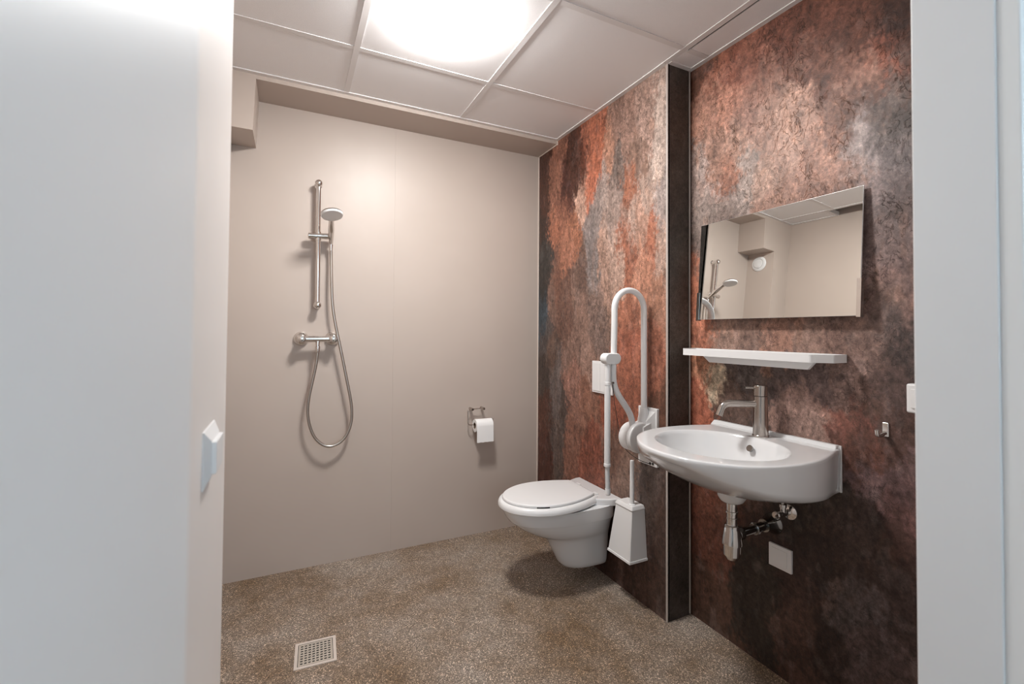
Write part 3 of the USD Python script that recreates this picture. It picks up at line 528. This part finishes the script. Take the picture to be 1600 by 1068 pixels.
part(gr, "screw", lathe((1.2505, GY - 0.013, 1.015), (0, -1, 0), [(0, 0.005), (0.003, 0.004)]), dark_chrome)

# ================================================================== TOILET BRUSH
bh = thing("brush_holder", "tapered white toilet brush holder mounted on the rust wall", "brush holder")
def frus(z0, a, z1, b, r=0.006):
    s = icosphere(2, r).vertices
    c = [(x, y, z0 + r) for x in (a[0] + r, a[1] - r) for y in (a[2] + r, a[3] - r)] + [(x, y, z1 - r) for x in (b[0] + r, b[1] - r) for y in (b[2] + r, b[3] - r)]
    return hull((V3(c)[:, None] + s[None]).reshape(-1, 3))
part(bh, "body", frus(0.214, (1.366, X1, 1.562, 1.712), 0.432, (1.392, X1, 1.578, 1.690), 0.004), plastic, 25)
part(bh, "base_rim", frus(0.208, (1.362, X1, 1.558, 1.716), 0.220, (1.363, X1, 1.559, 1.715), 0.003), plastic, 25)
part(bh, "lid", frus(0.428, (1.389, X1, 1.575, 1.693), 0.450, (1.394, X1 - 0.002, 1.580, 1.688), 0.006), plastic, 25)
tb = thing("toilet_brush", "white stick handle of the toilet brush standing in its holder", "toilet brush")
part(tb, "handle", lathe((1.4165, 1.606, 0.449), (0, 0.0, 1), [(0, 0.017), (0.004, 0.016), (0.006, 0.0105), (0.19, 0.0098), (0.20, 0.0085), (0.202, 0.001)]), plastic)

# ================================================================== WASH BASIN
BY = 1.062
RZ = 0.862
OUT = [(0, .216), (.03, .222), (.09, .240), (.15, .258), (.22, .270), (.29, .271), (.36, .260), (.42, .238), (.47, .204), (.51, .158), (.54, .108), (.557, .055), (.562, 0)]
from scipy.interpolate import PchipInterpolator
pu = np.array(OUT); half = spline(np.c_[pu[:, 0], pu[:, 1]], 90)
half[:, 1] = np.maximum(half[:, 1], 0); half[-1] = (.562, 0); half[0] = (0, .216)
poly = Polygon(np.vstack([half, half[::-1] * [1, -1]]))
BC = (0.285, 0.0); NB = 96
k0 = math.atan2(.216, -.285)                                    # the corners at the wall fall on ring points
angs = np.r_[np.linspace(-k0, k0, NB - 20, endpoint=False), np.linspace(k0, 2 * np.pi - k0, 20, endpoint=False)]
RO = V3([polar(poly, a, BC) for a in angs])
def bring(z, inset=0.0, dzf=0.0):
    """A ring near the rim; dzf lowers its front a little."""
    o = []
    for a, r in zip(angs, RO):
        d, y = max(BC[0] + (r - inset) * math.cos(a), 0.0), (r - inset) * math.sin(a)
        o.append((X2 - d, BY - y, z - dzf * d ** 2))
    return o
def under(t):
    """The underside: t = 0 at the waste, 1 at the lower edge of the skirt, 2 at the rim."""
    o = []
    for a, r in zip(angs, RO):
        d, y = max(BC[0] + r * math.cos(a), 0.0), r * math.sin(a)
        zs = float(np.interp(d, [0, .15, .27, .40, .50, .562], [.715, .727, .745, .770, .800, .826])); q = min(1.0, d / .56)
        sx = 1 - (0.010 + 0.065 * q * q)
        db, yb = .225 + (d - .225) * sx if d > .225 else d, y * (1 - 0.02 * (1 - q) - 0.045 * q)
        if t <= 1:
            o.append((X2 - (.225 + (db - .225) * t), BY - yb * t, .697 + (zs - .697) * t ** 2.2))
        else:
            k = t - 1; e = 1 - (1 - k) ** 2.0
            o.append((X2 - (db + (d - db) * e), BY - (yb + (y - yb) * e), zs + (RZ - 0.012 - 0.003 * d * d - zs) * k))
    return o
def ell(z, a, b, cd=0.302, up_=0.0):
    return [(X2 - (cd + a * math.cos(t)), BY - b * math.sin(t), z) for t in angs]
basin_rings = [under(t) for t in (.10, .22, .36, .5, .64, .76, .86, .95, 1.05, 1.18, 1.35, 1.55, 1.75, 1.9, 2.0)] + [bring(RZ - 0.005, 0.0, 0.003), bring(RZ - 0.001, 0.0035, 0.006), bring(RZ, 0.011, 0.010)]
inn = [ell(RZ - 0.001, .196, .215), ell(RZ - 0.004, .190, .209), ell(RZ - 0.016, .183, .202), ell(RZ - 0.05, .170, .188), ell(RZ - 0.085, .145, .162, .290), ell(RZ - 0.115, .105, .12, .270), ell(RZ - 0.132, .055, .065, .245), ell(RZ - 0.136, .022, .022, .235)]
wbn = thing("wash_basin", "white ceramic wheelchair-height wash basin on the rust wall", "wash basin")
part(wbn, "bowl", rings(basin_rings + inn), ceramic, 50)
part(wbn, "rear_ledge", cat([frus(RZ - 0.012, (X2 - 0.034, X2, BY - 0.217, BY + 0.255), RZ + 0.011, (X2 - 0.022, X2, BY - 0.213, BY + 0.252), 0.005)]), ceramic, 30)
side = V3([(0, .2165), (.03, .2225), (.09, .2405)])
part(wbn, "sealant_line", bx(X2 - 0.006, X2, BY - 0.2185, BY - 0.205, 0.722, RZ + 0.009), plastic, False, "white sealant line along the wall")
part(wbn, "overflow_hole", lathe((X2 - 0.1385, BY + 0.0, RZ - 0.037), (-1, 0, 0.42), [(0, 0.0115), (0.006, 0.0115), (0.007, 0.0105)]), dark_chrome, 30, "dark round overflow hole")
part(wbn, "waste_plug", lathe((X2 - 0.235, BY, RZ - 0.137), (0, 0, 1), [(0, 0.030), (0.004, 0.030), (0.007, 0.024), (0.008, 0.001)]), chrome)

FX, FY = X2 - 0.075, 1.068
fa = thing("basin_faucet", "brushed steel single-lever faucet on the wash basin", "faucet")
part(fa, "base_ring", lathe((FX, FY, RZ - 0.001), (0, 0, 1), [(0, 0.0275), (0.005, 0.0275), (0.007, 0.026)]), steel)
part(fa, "body", lathe((FX, FY, RZ + 0.005), (0, 0, 1), [(0, 0.0255), (0.03, 0.0245), (0.138, 0.0225)], 40), steel)
part(fa, "cap", lathe((FX, FY, RZ + 0.144), (0, 0, 1), [(0, 0.0215), (0.001, 0.0228), (0.036, 0.0228), (0.038, 0.0215), (0.0385, 0.001)], 40), steel)
part(fa, "lever", tube([(FX - 0.01, FY + 0.010, RZ + 0.1725), (FX - 0.045, FY + 0.028, RZ + 0.1725)], 0.0042, 16), steel)
part(fa, "spout", tube(rounded([(FX - 0.01, FY + 0.006, RZ + 0.116), (FX - 0.116, FY + 0.061, RZ + 0.116), (FX - 0.131, FY + 0.068, RZ + 0.072)], 0.046, 16), 0.0125, 24), steel)

bt = thing("bottle_trap", "chrome bottle trap under the wash basin with pipe into the wall", "bottle trap")
TX, TYb = 1.385, 1.070
part(bt, "flange", lathe((TX, TYb, 0.696), (0, 0, -1), [(0, 0.047), (0.026, 0.046), (0.040, 0.038), (0.046, 0.03)]), ceramic, 40, "white collar under the basin")
part(bt, "tube", lathe((TX, TYb, 0.660), (0, 0, -1), [(0, 0.0165), (0.040, 0.0165), (0.041, 0.0195), (0.047, 0.0195), (0.048, 0.0165), (0.062, 0.0165), (0.063, 0.018), (0.067, 0.018), (0.068, 0.0165), (0.11, 0.0165)]), chrome, 30)
part(bt, "bottle", lathe((TX, TYb, 0.574), (0, 0, -1), [(0, 0.020), (0.003, 0.0235), (0.012, 0.0235), (0.016, 0.0255), (0.06, 0.0315), (0.068, 0.0315), (0.070, 0.0275), (0.105, 0.0265), (0.118, 0.018), (0.123, 0.001)], 40), chrome, 30)
part(bt, "outlet_pipe", cat([cyl((TX, TYb, 0.535), (X2, TYb + 0.005, 0.536), 0.0155), lathe((TX + 0.025, TYb, 0.535), (1, 0, 0), [(0, 0.019), (0.006, 0.0215), (0.02, 0.0215), (0.022, 0.0165)]), lathe((TX + 0.115, TYb + 0.003, 0.5355), (1, 0, 0), [(0, 0.0175), (0.003, 0.021), (0.014, 0.021), (0.016, 0.0165)])]), dark_chrome, 30)
part(bt, "wall_rose", lathe((X2, TYb + 0.005, 0.536), (-1, 0, 0), [(0, 0.038), (0.003, 0.037), (0.012, 0.030), (0.03, 0.0235), (0.05, 0.0225)]), dark_chrome, 40)
for n, (y, z, lab) in enumerate(((1.012, 0.600, "chrome angle valve on the wall right of the bottle trap"), (1.128, 0.640, "chrome angle valve mostly hidden behind the white basin collar"))):
    av = thing("angle_valve", lab, "valve")
    part(av, "rose", lathe((X2, y, z), (-1, 0, 0), [(0, 0.027), (0.003, 0.026), (0.009, 0.014)]), chrome)
    part(av, "body", cat([lathe((X2 - 0.006, y, z), (-1, 0, 0), [(0, 0.0105), (0.05, 0.0105)]), lathe((X2 - 0.038, y, z), (0, 0, 1), [(0, 0.010), (0.022, 0.010), (0.023, 0.0125), (0.033, 0.0125), (0.034, 0.009)])]), chrome, 30)
    part(av, "knob", lathe((X2 - 0.056, y + 0.001, z), (-1, 0, 0), [(0, 0.009), (0.003, 0.0135), (0.018, 0.0145), (0.022, 0.012), (0.0225, 0.001)], 10), chrome, 20)
    part(av, "supply_tube", tube(spline([(X2 - 0.038, y, z + 0.030), (X2 - 0.044, y + 0.004, (z + 0.030 + 0.706) / 2), (X2 - 0.060, y + 0.012, 0.706)], 16), 0.005, 12), hose_m)
cp = thing("cover_plate", "square white blank cover plate low on the rust wall below the basin", "cover plate")
part(cp, "frame", rbox(X2 - 0.009, X2 + 0.001, 1.002, 1.085, 0.386, 0.467, 0.002), plastic)
part(cp, "insert", rbox(X2 - 0.0105, X2 - 0.0085, 1.017, 1.072, 0.398, 0.455, 0.0008), plastic)

# ================================================================== MIRROR, SHELF, SMALL THINGS ON THE BASIN WALL
mi = thing("mirror", "frameless tilted mirror above the shelf", "mirror")
MT, MB = V3([1.592, 1.690]), V3([1.566, 1.287]); MY0, MY1 = 0.769, 1.3745      # (x, z) of top and bottom edge
mdir = (MB - MT) / np.linalg.norm(MB - MT); mn = V3([-mdir[1], mdir[0]]); mn = mn if mn[0] < 0 else -mn
def mslab(y0, y1, t0, t1, b0, b1):
    """A slab parallel to the glass: from offsets b0 to b1 along its normal, t0 to t1 metres down from the top edge."""
    c = [(MT + mdir * t + mn * b) for t in (t0, t1) for b in (b0, b1)]
    return hull(V3([(p[0], y, p[1]) for p in c for y in (y0, y1)]))
ML = np.linalg.norm(MB - MT)
mb = part(mi, "backing", mslab(MY0, MY1, 0, ML, -0.005, -0.0002), mirror_edge, False)
part(mi, "glass", mslab(MY0 + 0.0008, MY1 - 0.0008, 0.0008, ML - 0.0008, -0.0005, 0.0006), mirror_m, False)
for y0, y1, lab in ((MY0 - 0.003, MY0 + 0.009, "near"), (MY1 - 0.009, MY1 + 0.003, "far")):
    part(mi, "side_clip", mslab(y0, y1, ML - 0.115, ML + 0.004, -0.012, 0.004), clip_m, False)
    part(mi, "tilt_arm", cat([cyl((MB[0] + 0.008, (y0 + y1) / 2, MB[1] + 0.03), (X2, (y0 + y1) / 2, MB[1] + 0.05), 0.005)]), steel)

sh = thing("shelf", "white plastic bathroom shelf with sloped bracket under the mirror", "shelf")
SY0, SY1, SD = 0.823, 1.420, 0.125
shp = Polygon([(0, SY0), (0, SY1), (0.075, SY1), (SD, SY1 - 0.045), (SD, SY0 + 0.045), (0.075, SY0)]).buffer(-0.012).buffer(0.012, quad_segs=6)
def shelf_slab(pl, z0, z1):
    m = extrude_polygon(pl, z1 - z0, engine="earcut"); v = m.vertices.copy(); m.vertices = np.c_[X2 - v[:, 0], v[:, 1], v[:, 2] + z0]; m.invert(); return m
part(sh, "tray", shelf_slab(shp, 1.139, 1.160), plastic, 25)
part(sh, "raised_rim", shelf_slab(shp.difference(shp.buffer(-0.005)), 1.160, 1.165), plastic, 25)
part(sh, "bracket", hull(V3([(X2 - d, y, 1.1395) for d in (0.094, 0.108) for y in (0.865, 1.290)]), V3([(X2 - d, y, 1.1145) for d in (0.084, 0.098) for y in (0.892, 1.268)])), plastic, False)

hk = thing("wall_hook", "small chrome hook on the rust wall near the right door jamb", "hook")
part(hk, "plate", rbox(X2 - 0.006, X2 + 0.001, 0.716, 0.733, 0.926, 0.969, 0.003), chrome)
part(hk, "prong", tube(rounded([(X2 - 0.004, 0.7245, 0.938), (X2 - 0.045, 0.7255, 0.930), (X2 - 0.050, 0.7255, 0.950)], 0.012), [0.006] * 2 + [0.0052] * 10, 14), chrome)
ws = thing("wall_switch", "white surface switch box on the rust wall, half behind the right door jamb", "switch")
part(ws, "housing", rbox(X2 - 0.030, X2 + 0.001, 0.590, 0.664, 1.010, 1.092, 0.006), plastic)
part(ws, "rocker", rbox(X2 - 0.034, X2 - 0.028, 0.604, 0.652, 1.024, 1.078, 0.002), plastic)

# ================================================================== SWITCH ON THE LEFT WALL END
SX = -0.1
ls = thing("light_switch", "white rocker light switch on the grey wall end at the left", "switch")
s0, s1, z0, z1 = 0.691, 0.785, 1.0205, 1.0960
part(ls, "frame", hull(V3([(SX - 0.001, y, z) for y in (s0, s1) for z in (z0, z1)]), V3([(SX + 0.0015, y, z) for y in (s0, s1) for z in (z0, z1)]), V3([(SX + 0.009, y, z) for y in (s0 + 0.012, s1 - 0.014) for z in (z0 + 0.016, z1 - 0.014)])), plastic, False)
part(ls, "rocker", rbox(SX + 0.006, SX + 0.0145, s0 + 0.013, s1 - 0.016, z0 + 0.018, z1 - 0.0155, 0.001, 1), plastic, 30)

# ================================================================== FLOOR DRAIN
fd = thing("floor_drain", "square beige floor drain with slotted grate", "drain")
DC, DR = (0.107, 1.8755), -0.055
def place(m, z=0.0):
    c, s = math.cos(DR), math.sin(DR); m.apply_transform(V3([[c, -s, 0, DC[0]], [s, c, 0, DC[1]], [0, 0, 1, z], [0, 0, 0, 1]], float)); return m
o, i_ = 0.0735, 0.0625
part(fd, "frame", place(plate_with_holes([(-o, -o), (o, -o), (o, o), (-o, o)], [[(-i_, -i_), (i_, -i_), (i_, i_), (-i_, i_)]], 0.003), 0.0), frame_m, False)
g_ = 0.0605; holes = []
for a in range(8):
    for b in range(8):
        cx, cy = -0.0485 + a * 0.01386, -0.0485 + b * 0.01386
        holes.append([(cx - 0.0042, cy - 0.0033), (cx + 0.0042, cy - 0.0033), (cx + 0.0042, cy + 0.0033), (cx - 0.0042, cy + 0.0033)])
part(fd, "grate", place(plate_with_holes([(-g_, -g_), (g_, -g_), (g_, g_), (-g_, g_)], holes, 0.0014), 0.0009), grate_m, False)
part(fd, "sump", place(bx(-i_, i_, -i_, i_, 0.0001, 0.0005)), dark_m, False, "dark sump under the grate")

# ================================================================== VENT IN THE PIPE CHASE (seen in the mirror)
vt = thing("wall_vent", "round white vent valve on the pipe chase, seen in the mirror", "vent")
VO = (XV, 2.455, 2.055)
part(vt, "rim", lathe(VO, (1, 0, 0), [(0, 0.062), (0.004, 0.062), (0.010, 0.055), (0.012, 0.044), (0.006, 0.040)], 40), plastic, 40)
part(vt, "disc", lathe((VO[0] + 0.006, VO[1], VO[2]), (1, 0, 0), [(0, 0.036), (0.008, 0.038), (0.012, 0.032), (0.014, 0.001)], 40), plastic, 40)
